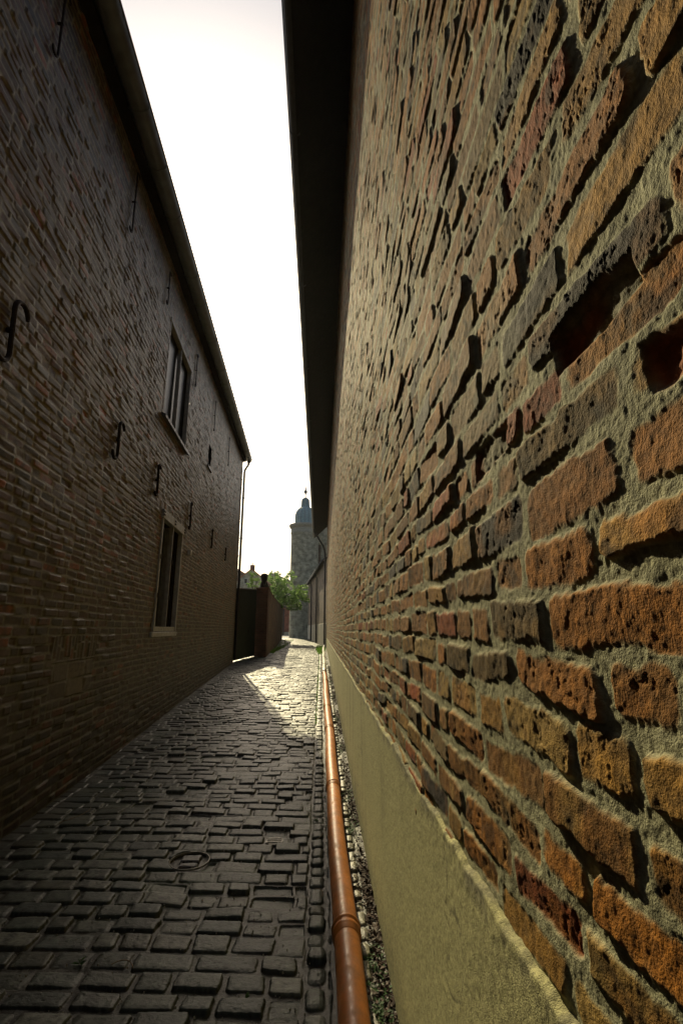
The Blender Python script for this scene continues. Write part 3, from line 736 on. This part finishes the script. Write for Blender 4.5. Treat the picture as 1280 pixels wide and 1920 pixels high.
# ------------------------------------------------------------------ gate, pillar and garden wall on the left
gl = empty('metal_gate', (-3.55, 19.0, .5))
tag(gl, 'dark green corrugated metal gate between the warehouse corner and the brick pillar', 'gate')
pA = Vector((-3.19, 18.33, 0)); pB = Vector((-2.83, 21.28, 0))
g = MB(); n = 46
def gzz(p, dz=0): return float(gz(p.x, p.y)) + dz
top_pts = []; 
for i in range(n):
    p = pA.lerp(pB, i / n); q = pA.lerp(pB, (i + .55) / n)
    off = .02 if i % 2 else 0
    g.prism([(p.x + off, p.y, gzz(p, .06)), (q.x + off, q.y, gzz(q, .06)), (q.x + off, q.y, 3.12 + .17 * i / n), (p.x + off, p.y, 3.12 + .17 * i / n)],
            [(p.x - .03, p.y, gzz(p, .06)), (q.x - .03, q.y, gzz(q, .06)), (q.x - .03, q.y, 3.12 + .17 * i / n), (p.x - .03, p.y, 3.12 + .17 * i / n)])
g.prism([(pA.x - .034, pA.y, gzz(pA, .06)), (pB.x - .034, pB.y, gzz(pB, .06)), (pB.x - .034, pB.y, 3.26), (pA.x - .034, pA.y, 3.09)],
        [(pA.x - .05, pA.y, gzz(pA, .06)), (pB.x - .05, pB.y, gzz(pB, .06)), (pB.x - .05, pB.y, 3.26), (pA.x - .05, pA.y, 3.09)])
place(g.build('gate_panel', M['gate']), gl)
g = MB(); g.bar((pA.x - .01, pA.y, 3.13), (pB.x - .01, pB.y, 3.31), .08, .04); place(g.build('top_rail', M['zinc']), gl)
g = MB(); g.bar((-2.93, 20.1, 1.45), (-2.93, 20.1, 1.62), .03, .03); g.bar((-2.90, 20.02, 1.55), (-2.90, 20.16, 1.55), .02, .02); place(g.build('handle', M['iron']), gl)
pl_ = empty('gate_pillar', (-2.65, 21.6, .6))
tag(pl_, 'dark red brick gate pillar with a weathered stone stump on top, right of the metal gate', 'pillar')
px0 = at(478, 1200, 21.5).x; px1 = at(500, 1200, 21.5).x
g = MB(); g.box(px0, px1, 21.35, 21.95, .3, 3.30); place(g.build('shaft', M['brick_red']), pl_)
g = MB(); g.box(px0 - .03, px1 + .03, 21.32, 21.98, 3.305, 3.42); place(g.build('cap', M['brick_red'], bevel=.015), pl_)
g = MB(); g.lathe([(0, 3.42), (.17, 3.42), (.16, 3.6), (.12, 3.7), (.15, 3.85), (.17, 3.95), (.13, 4.03), (.05, 4.06), (0, 4.06)], 10, ((px0 + px1) / 2 + .03, 21.65)); place(g.build('finial', M['soffit']), pl_)
gw = empty('garden_wall', (-2.8, 30, .5))
tag(gw, 'brown brick garden wall running back from the gate pillar, tree leaves over its top', 'wall')
g = MB(); yy = list(np.linspace(21.97, 41, 12))
fx = lambda y: at(500.5, 1200, 21.97).x + (at(529, 1190, 41).x - at(500.5, 1200, 21.97).x) * (y - 21.97) / 19.03
tz = lambda y: 3.30 + .22 * math.exp(-(y - 21.97) / 1.0) + (y - 22) * .004
for i in range(11):
    a_, b_ = yy[i], yy[i + 1]
    g.prism([(fx(a_), a_, .2), (fx(a_), a_, tz(a_)), (fx(a_) - .35, a_, tz(a_)), (fx(a_) - .35, a_, .2)], [(fx(b_), b_, .2), (fx(b_), b_, tz(b_)), (fx(b_) - .35, b_, tz(b_)), (fx(b_) - .35, b_, .2)])
place(g.build('wall', M['brick_end']), gw)
g = MB()
for i in range(11):
    a_, b_ = yy[i], yy[i + 1]
    g.prism([(fx(a_) + .03, a_, tz(a_) + .003), (fx(a_) - .175, a_, tz(a_) + .12), (fx(a_) - .38, a_, tz(a_) + .003)], [(fx(b_) + .03, b_, tz(b_) + .003), (fx(b_) - .175, b_, tz(b_) + .12), (fx(b_) - .38, b_, tz(b_) + .003)])
place(g.build('coping', M['brick_red']), gw)

# ------------------------------------------------------------------ lean-to wall beyond the right building
lw = empty('brick_outbuilding', (-.4, 38, .5))
tag(lw, 'low brick outbuilding beyond the right wall, pale plaster foot and two dark downpipes', 'building')
A = Vector((WX - .02, REND + .05, 0)); B = Vector((at(577, 1198, 44.5).x, 44.5, 0))
zA, zB = 6.0, 5.55
g = MB(); g.prism([(A.x, A.y, .2), (A.x, A.y, zA), (A.x + 3, A.y, zA + 1.2), (A.x + 3, A.y, .2)], [(B.x, B.y, .2), (B.x, B.y, zB), (B.x + 3, B.y, zB + 1.2), (B.x + 3, B.y, .2)])
place(g.build('wall', M['brick_far']), lw)
g = MB(); g.prism([(A.x - .03, A.y + .01, .3), (A.x - .03, A.y + .01, 2.0), (A.x + .02, A.y + .01, 2.03)], [(B.x - .03, B.y - .01, .3), (B.x - .03, B.y - .01, 1.95), (B.x + .02, B.y - .01, 1.98)])
o = place(g.build('plaster_foot', M['stone']), lw)
g = MB(); g.prism([(A.x - .2, A.y, zA - .02), (A.x - .2, A.y, zA + .13), (A.x + 3, A.y, zA + 1.38), (A.x + 3, A.y, zA + 1.22)], [(B.x - .2, B.y, zB - .02), (B.x - .2, B.y, zB + .13), (B.x + 3, B.y, zB + 1.38), (B.x + 3, B.y, zB + 1.22)])
place(g.build('roof', M['zincdark']), lw)
g = MB(); g.tube([A + Vector((-.24, 0, zA + .04)), B + Vector((-.24, 0, zB + .04))], .07, 10); place(g.build('gutter', M['zinc'], smooth=True), lw)
for f_ in (.40, .72):
    p = A.lerp(B, f_); zt = zA + (zB - zA) * f_
    g = MB(); g.tube([p + Vector((-.22, 0, zt)), p + Vector((-.20, 0, zt - .2)), p + Vector((-.09, 0, zt - .45)), p + Vector((-.09, 0, .55))], .055, 10)
    place(g.build('downpipe', M['zincdark']), lw)

# ------------------------------------------------------------------ round tower
TY = 48.0
tx = at(571.5, 1000, TY).x; zt = lambda v: at(571.5, v, TY).z
k_ = TY / 926
tw = empty('round_tower', (tx, TY, .7))
tag(tw, 'slim round brick tower with blue slate onion dome at the end of the alley', 'tower')
R_ = 26.5 * k_
g = MB(); g.lathe([(R_ * .985, .3), (R_ * 1.0, 5), (R_, zt(1003))], 48); o = g.build('shaft', M['brick_grey'], smooth=True); o.parent = tw; o.location = (0, 0, -.7)
g = MB(); g.lathe([(R_ + .0, zt(1003)), (R_ + .06, zt(1002)), (R_ + .06, zt(999)), (R_ + .02, zt(998)), (R_ + .03, zt(993)), (R_ + .17, zt(990)), (R_ + .22, zt(988)), (R_ + .22, zt(985.5)), (.9, zt(983)), (0, zt(983))], 48); o = g.build('cornice', M['stone'], smooth=False); o.parent = tw; o.location = (0, 0, -.7)
g = MB(); prof = [(20.3, 984), (19.6, 981), (19.4, 977), (19.8, 972), (19.3, 966), (17.5, 960), (14.0, 955), (10.2, 952.5), (8.6, 951), (7.8, 947), (7.6, 942), (7.2, 938), (5.6, 935.5), (3, 934), (.8, 933.3)]
g.lathe([(a_ * k_, zt(v_)) for a_, v_ in prof], 16); o = g.build('dome', M['slate'], smooth=False); o.parent = tw; o.location = (0, 0, -.7)
g = MB()
for q in range(16):
    an = 2 * math.pi * q / 16
    g.tube([((a_ * k_ + .01) * math.cos(an), (a_ * k_ + .01) * math.sin(an), zt(v_)) for a_, v_ in prof], .02, 5)
o = g.build('dome_rib', M['zinc']); o.parent = tw; o.location = (0, 0, -.7)
g = MB(); g.lathe([(a_ * k_, zt(v_)) for a_, v_ in [(1.2, 934), (1.0, 928), (1.4, 926), (3.0, 924.5), (3.7, 922.5), (3.2, 920.5), (1.6, 918.5), (1.1, 915), (.3, 909)]], 14); o = g.build('finial', M['zinc'], smooth=True); o.parent = tw; o.location = (0, 0, -.7)
g = MB(); g.tube([(0, 0, zt(909.5)), (0, 0, zt(886))], .012, 5); g.bar((-.12, 0, zt(888)), (.14, 0, zt(888)), .02, .05); o = g.build('weather_vane', M['zinc']); o.parent = tw; o.location = (0, 0, -.7)
wg = empty('brick_wing', (-.2, 51, .6))
tag(wg, 'plain grey brick wing attached to the right side of the round tower', 'building')
g = MB(); x0 = tx + .9; g.box(x0, x0 + 5, 49.0, 55, .2, at(590, 985, 49).z); place(g.build('wall', M['brick_grey']), wg)
g = MB(); zq = at(590, 985, 49).z; g.box(x0 - .05, x0 + 5.1, 48.92, 55.1, zq + .003, zq + .1); place(g.build('parapet', M['brick_far']), wg)
g = MB(); g.box(x0 + .25, x0 + .75, 48.97, 49.02, at(590, 1060, 49).z, at(590, 1022, 49).z); place(g.build('blind_arch', M['brick_far']), wg)

# ------------------------------------------------------------------ houses behind
def house(name, label, y, uc, half, v_eave, v_apex, depth, wallm, roofm, chim=None):
    c0_ = at(uc, v_eave, y); z1 = c0_.z; z2 = at(uc, v_apex, y).z
    h_ = empty(name, (c0_.x, y, .7)); tag(h_, label, 'house')
    g = MB(); X0, X1 = c0_.x - half, c0_.x + half
    g.box(X0, X1, y, y + depth, .3, z1)
    g.prism([(X0, y, z1), (X1, y, z1), (c0_.x, y, z2)], [(X0, y + .3, z1), (X1, y + .3, z1), (c0_.x, y + .3, z2)])
    place(g.build('wall', wallm), h_)
    g = MB()
    for s_ in (-1, 1):
        xe_ = c0_.x + s_ * (half + .35); ze = z1 - .35 * (z2 - z1) / half
        g.prism([(xe_, y - .15, ze + .01), (c0_.x, y - .15, z2 + .01), (c0_.x, y - .15, z2 + .22), (xe_, y - .15, ze + .2)], [(xe_, y + depth, ze + .01), (c0_.x, y + depth, z2 + .01), (c0_.x, y + depth, z2 + .22), (xe_, y + depth, ze + .2)])
    r_ = place(g.build('roof', roofm), h_)
    if chim:
        g = MB(); g.box(c0_.x - .35, c0_.x + .4, y + .3, y + 1.0, z2 - .4, z2 + .75); g.box(c0_.x - .4, c0_.x + .45, y + .25, y + 1.05, z2 + .755, z2 + .85); g.tube([(c0_.x, y + .6, z2 + .86), (c0_.x, y + .6, z2 + 1.3)], .09, 8)
        place(g.build('chimney', M['redwall']), h_)
    for (uu, vv) in ((uc - 10, v_eave - 1),) if chim else ():
        p = at(uu, vv, y); f_ = MB(); f_.box(p.x - .3, p.x + .3, y - .05, y - .003, p.z - .5, p.z + .4); wn = place(f_.build('window', M['white']), h_)
        f_ = MB(); f_.box(p.x - .24, p.x + .24, y - .06, y - .053, p.z - .44, p.z + .34); pp = f_.build('pane', M['glass']); pp.parent = wn
    return h_
house('gabled_house', 'distant brick gabled house with orange tiled roof and chimney above the gate', 85, 471, 2.6, 1090, 1068, 8, M['brick_grey'], M['tile'], True)
house('tiled_house', 'orange roofed house at the far left edge, half hidden behind the warehouse corner', 92, 440, 3.2, 1084, 1066, 9, M['brick_far'], M['tile'])
house('slate_roofed_house', 'distant grey slate roofed house peeping over the tree', 100, 510, 4.2, 1092, 1076, 9, M['brick_grey'], M['slate'])
rh = empty('red_house', (-7, 70, .7)); tag(rh, 'low dark red building seen through the gap left of the tower base', 'building')
g = MB(); g.box(-10.5, -3.9, 70, 78, .4, at(540, 1140, 70).z); place(g.build('wall', M['redwall']), rh)
g = MB(); g.box(-10.8, -3.7, 69.8, 78.2, at(540, 1140, 70).z + .003, at(540, 1140, 70).z + .3); place(g.build('roof', M['tiledark']), rh)
g = MB(); g.box(-10.4, -4.0, 69.93, 69.99, .45, at(540, 1185, 70).z); place(g.build('plinth', M['stone']), rh)
g = MB(); q = at(532, 1150, 69.8).x; g.tube([(q, 69.85, .6), (q, 69.85, at(540, 1142, 70).z)], .09, 8); place(g.build('downpipe', M['zincdark']), rh)
# motorbike partly hidden by the tower
mb = empty('motorbike', (at(545, 1185, 60).x, 60, .7)); tag(mb, 'dark parked motorbike half hidden behind the base of the round tower', 'motorbike')
X0 = at(545, 1185, 60).x; Z0 = float(gz(X0, 60))
for dy_ in (-.6, .65):
    g = MB(); pts = [(X0, 60 + dy_ + .27 * math.cos(q), Z0 + .3 + .27 * math.sin(q)) for q in np.linspace(0, 2 * math.pi, 25)]; g.tube(pts, .055, 8); place(g.build('wheel', M['rubber']), mb)
g = MB(); g.tube([(X0, 59.45, Z0 + .3), (X0, 59.65, Z0 + .95), (X0, 59.75, Z0 + 1.05)], .03, 8); g.tube([(X0 - .33, 59.8, Z0 + 1.08), (X0, 59.72, Z0 + 1.03), (X0 + .33, 59.8, Z0 + 1.08)], .02, 8); place(g.build('handlebar', M['zinc']), mb)
g = MB(); g.tube([(X0, 59.75, Z0 + .75), (X0, 60.0, Z0 + .8), (X0, 60.3, Z0 + .7), (X0, 60.7, Z0 + .75)], [.1, .16, .13, .08], 10); g.box(X0 - .12, X0 + .12, 59.85, 60.25, Z0 + .28, Z0 + .62); place(g.build('body', M['gate']), mb)
g = MB(); g.tube([(X0, 60.0, Z0 + .87), (X0, 60.35, Z0 + .84), (X0, 60.75, Z0 + .9)], [.06, .11, .07], 10); place(g.build('seat', M['rubber']), mb)
g = MB(); g.lathe([(0, Z0 + .78), (.08, Z0 + .8), (.1, Z0 + .88), (.07, Z0 + .95), (0, Z0 + .96)], 12, (X0, 59.55)); place(g.build('headlight', M['white']), mb)

# ------------------------------------------------------------------ tree over the garden wall
def leaves(m_, centre, rx, ry, rz, n, size, R):
    for _ in range(n):
        while True:
            p = Vector((R.uniform(-1, 1), R.uniform(-1, 1), R.uniform(-1, 1)))
            if p.length < 1: break
        p = Vector((p.x * rx, p.y * ry, p.z * rz)) + centre
        t_ = Vector((R.gauss(0, 1), R.gauss(0, 1), R.gauss(0, .6))).normalized(); u_ = t_.cross(Vector((R.gauss(0, 1), R.gauss(0, 1), R.gauss(0, 1)))).normalized()
        s_ = size * R.uniform(.6, 1.3)
        m_.poly([p - t_ * s_, p + u_ * s_ * .5, p + t_ * s_, p - u_ * s_ * .5])
def tree(name, label, base, blobs, limbs, seed, size=.075, mat_=None, group=None):
    R = random.Random(seed); t_ = empty(name, base); tag(t_, label, 'tree', group)
    m_ = MB()
    for pts, rr_ in limbs: m_.tube(pts, rr_, 8)
    place(m_.build('trunk', M['bark'], smooth=True), t_)
    m_ = MB()
    for (c_, rx, ry, rz, n) in blobs:
        c_ = Vector(c_)
        for _ in range(max(3, n // 30)):
            o_ = Vector((R.uniform(-1, 1) * rx, R.uniform(-1, 1) * ry, R.uniform(-1, 1) * rz))
            q_ = R.uniform(.10, .38)
            leaves(m_, c_ + o_ * .95, rx * q_, ry * q_ * .8, rz * q_, 20, size, R)
    place(m_.build('crown', mat_ or M['leaf']), t_)
    return t_
B0 = Vector((-4.3, 37.5, .6))
T = lambda u, v, y: at(u, v, y)
blobs = []
for (u, v, y, ru, rv_, n) in ((540, 1118, 37, 22, 18, 2600), (520, 1098, 37, 16, 16, 1500), (560, 1112, 36.5, 16, 14, 1500), (535, 1085, 37.5, 18, 12, 800), (552, 1135, 36, 14, 9, 900), (572, 1122, 36, 9, 8, 420), (512, 1082, 38, 10, 11, 420), (506, 1112, 38, 8, 14, 700), (528, 1130, 37, 14, 10, 900)):
    blobs.append((T(u, v, y), ru * y / 926, 1.0, rv_ * y / 945, n))
limbs = [([B0, B0 + Vector((.1, -.1, 1.5)), B0 + Vector((.5, -.2, 2.6))], [.12, .10, .085])]
R = random.Random(5)
for (u, v) in ((540, 1085), (515, 1075), (560, 1105), (572, 1120), (552, 1138), (505, 1095), (530, 1068)):
    e_ = T(u, v, 37); s_ = B0 + Vector((.5, -.2, 2.6)); mid = s_.lerp(e_, .5) + Vector((R.uniform(-.2, .2), R.uniform(-.3, .3), .25))
    limbs.append(([s_, mid, e_], [.06, .035, .01]))
tree('leafy_tree', 'bright green spring tree spilling over the garden wall in front of the tower', B0, blobs, limbs, 11, .085)
B1 = Vector((T(476, 1150, 27).x, 27, .6)); bl = []
for (u, v, ru, rv_, n) in ((474, 1082, 7, 8, 420), (480, 1092, 8, 9, 600), (468, 1094, 5, 7, 240), (476, 1106, 9, 8, 360)): bl.append((T(u, v, 27), ru * 27 / 926, .4, rv_ * 27 / 945, n))
tree('slender_tree', 'small light green tree rising behind the metal gate, left of the pillar', B1, bl, [([B1, T(474, 1120, 27), T(472, 1078, 27)], [.06, .04, .01]), ([T(474, 1115, 27), T(482, 1090, 27)], [.03, .01])], 12, .055)

# ------------------------------------------------------------------ weeds, grass, fallen leaves
def blades(name, label, spots, seed, hgt=.16, n=1600, mat_=None):
    R = random.Random(seed); m_ = MB()
    for _ in range(n):
        x0_, x1_, y0_, y1_ = R.choice(spots)
        x_, y_ = R.uniform(x0_, x1_), R.uniform(y0_, y1_); z_ = float(gz(x_, y_)); h_ = hgt * R.uniform(.4, 1.2); a_ = R.uniform(0, 6.28); w_ = .008 + h_ * .05
        dx_, dy_ = math.cos(a_), math.sin(a_); l_ = R.uniform(.2, .7) * h_
        m_.poly([(x_ - dy_ * w_, y_ + dx_ * w_, z_), (x_ + dy_ * w_, y_ - dx_ * w_, z_), (x_ + dx_ * l_, y_ + dy_ * l_, z_ + h_)])
    o = m_.build(name, mat_ or M['grass']); tag(o, label, 'grass', kind='stuff'); return o
blades('grass', 'bright green grass growing at the foot of the far right wall', [(-.15, .12, 24, 31), (-.3, .15, 28, 33), (.0, .25, 27.5, 30.5), (-.22, -.05, 26, 30)], 31, .13, 1300)
blades('grass', 'thin green grass in the joint left of the narrow strip of setts', [(-.085, -.062, 8, 26), (.058, .072, 9, 24)], 33, .035, 1500)
fl = [(fx(y_) + .0, fx(y_) + .18 + .14 * k3, y_, y_ + 2.2) for k3, y_ in enumerate((24, 26, 28.5, 31, 34, 37))]
blades('grass', 'bright green grass along the foot of the garden wall past the pillar', fl, 32, .14, 900)
R = random.Random(41); m_ = MB()
for _ in range(1500):
    y_ = 1.6 + 22 * R.random() ** 2.0; x_ = R.uniform(.205, .30); z_ = float(gz(x_, y_)) + .012
    if math.sin(y_ * 3.1) + math.sin(y_ * 7.7 + 1) < .5: continue
    for q in range(3):
        a_ = R.uniform(0, 6.28); s_ = R.uniform(.006, .016); dx_, dy_ = math.cos(a_), math.sin(a_)
        m_.poly([(x_, y_, z_), (x_ + dx_ * s_ - dy_ * s_ * .5, y_ + dy_ * s_ + dx_ * s_ * .5, z_ + s_ * .6), (x_ + dx_ * s_ * 1.8, y_ + dy_ * s_ * 1.8, z_ + s_ * .7), (x_ + dx_ * s_ + dy_ * s_ * .5, y_ + dy_ * s_ - dx_ * s_ * .5, z_ + s_ * .5)])
for (xx, yy_) in ((-.3, 2.44), (-.03, 4.35), (.03, 4.9), (-1.1, 2.7), (-1.9, 5.2)):
    for q in range(14):
        a_ = R.uniform(0, 6.28); s_ = R.uniform(.008, .02); dx_, dy_ = math.cos(a_), math.sin(a_); z_ = float(gz(xx, yy_)) + .008
        m_.poly([(xx, yy_, z_), (xx + dx_ * s_ - dy_ * s_ * .3, yy_ + dy_ * s_ + dx_ * s_ * .3, z_ + s_ * .5), (xx + dx_ * s_ * 2, yy_ + dy_ * s_ * 2, z_ + s_ * .5), (xx + dx_ * s_ + dy_ * s_ * .3, yy_ + dy_ * s_ - dx_ * s_ * .3, z_ + s_ * .4)])
o = m_.build('weeds', M['moss']); tag(o, 'small green weeds in the joints between the drain pipe and the plaster', 'weeds', kind='stuff')
R = random.Random(43); m_ = MB()
for _ in range(5200):
    y_ = 1.5 + 16 * R.random() ** 1.7; x_ = R.choice([R.uniform(.27, .318), R.uniform(.255, .318), R.uniform(.20, .315)])
    if math.sin(y_ * 2.3 + 2) + math.sin(y_ * 5.9) < -.6 and R.random() < .8: continue
    z_ = float(gz(x_, y_)) + R.uniform(.002, .022)
    t_ = Vector((R.gauss(0, 1), R.gauss(0, 1), R.gauss(0, .45))).normalized(); u_ = t_.cross(Vector((R.gauss(0, .5), R.gauss(0, .5), 1))).normalized(); n_ = t_.cross(u_)
    s_ = R.uniform(.008, .021); p = Vector((x_, y_, z_))
    m_.poly([p - t_ * s_, p - u_ * s_ * .5 + n_ * s_ * .25, p + t_ * s_]); m_.poly([p - t_ * s_, p + t_ * s_, p + u_ * s_ * .55 + n_ * s_ * .35])
o = m_.build('fallen_leaves', M['deadleaf']); tag(o, 'dark withered leaves gathered between the pipe and plaster foot', 'leaves', kind='stuff')
# crumbs of grit and straw in the joints
R = random.Random(47); m_ = MB()
for _ in range(2600):
    y_ = 1.9 + 12 * R.random() ** 2.0; x_ = R.uniform(float(LX(y_)) + .05, .06); z_ = float(gz(x_, y_)) + .006 + R.uniform(0, .006); s_ = R.uniform(.0015, .0045)
    m_.prism([(x_ - s_, y_ - s_, z_ - s_), (x_ + s_, y_ - s_ * .6, z_ - s_), (x_, y_ + s_, z_ - s_)], [(x_ - s_ * .7, y_ - s_ * .4, z_ + s_), (x_ + s_ * .6, y_ - s_ * .5, z_ + s_), (x_ + .2 * s_, y_ + s_ * .5, z_ + s_ * .7)])
o = m_.build('grit', M['stone']); tag(o, 'small pale grit scattered between the setts', 'grit', kind='stuff')
def twig(label, x_, y_, a_, L_):
    m_ = MB(); z_ = float(gz(x_, y_)) + .03; pts = [(x_ + L_ * t_ * math.cos(a_ + .9 * t_), y_ + L_ * t_ * math.sin(a_ + .9 * t_), z_ + .012 * math.sin(3 * t_)) for t_ in np.linspace(0, 1, 7)]
    m_.tube(pts, .0018, 5); o = m_.build('twig', M['twig']); tag(o, label, 'twig', 'dry twigs on the setts')
twig('short curved straw lying in the strip of setts beside the pipe', .02, 3.18, 1.2, .09)
twig('dry twig on dark setts between the round cover and the bottom edge', -.83, 2.62, 2.0, .11)
twig('thin dry stalk in the strip beside the pipe, beyond the curved straw', -.02, 3.95, .3, .12)
twig('dry twig in the dirt at the foot of the dark left wall', -2.05, 4.35, .4, .35)

# ------------------------------------------------------------------ air
hz = MB(); hz.box(-40, 40, -14, 130, -1.5, 26); hm = bpy.data.materials.new('haze'); hm.use_nodes = True
N = hm.node_tree.nodes; N.remove(N['Principled BSDF']); pv = N.new('ShaderNodeVolumePrincipled'); pv.inputs['Color'].default_value = (.95, .95, .95, 1)
pv.inputs['Density'].default_value = .0002; pv.inputs['Anisotropy'].default_value = .6
hm.node_tree.links.new(pv.outputs[0], N['Material Output'].inputs['Volume'])
o = hz.build('haze', hm); tag(o, kind='stuff')
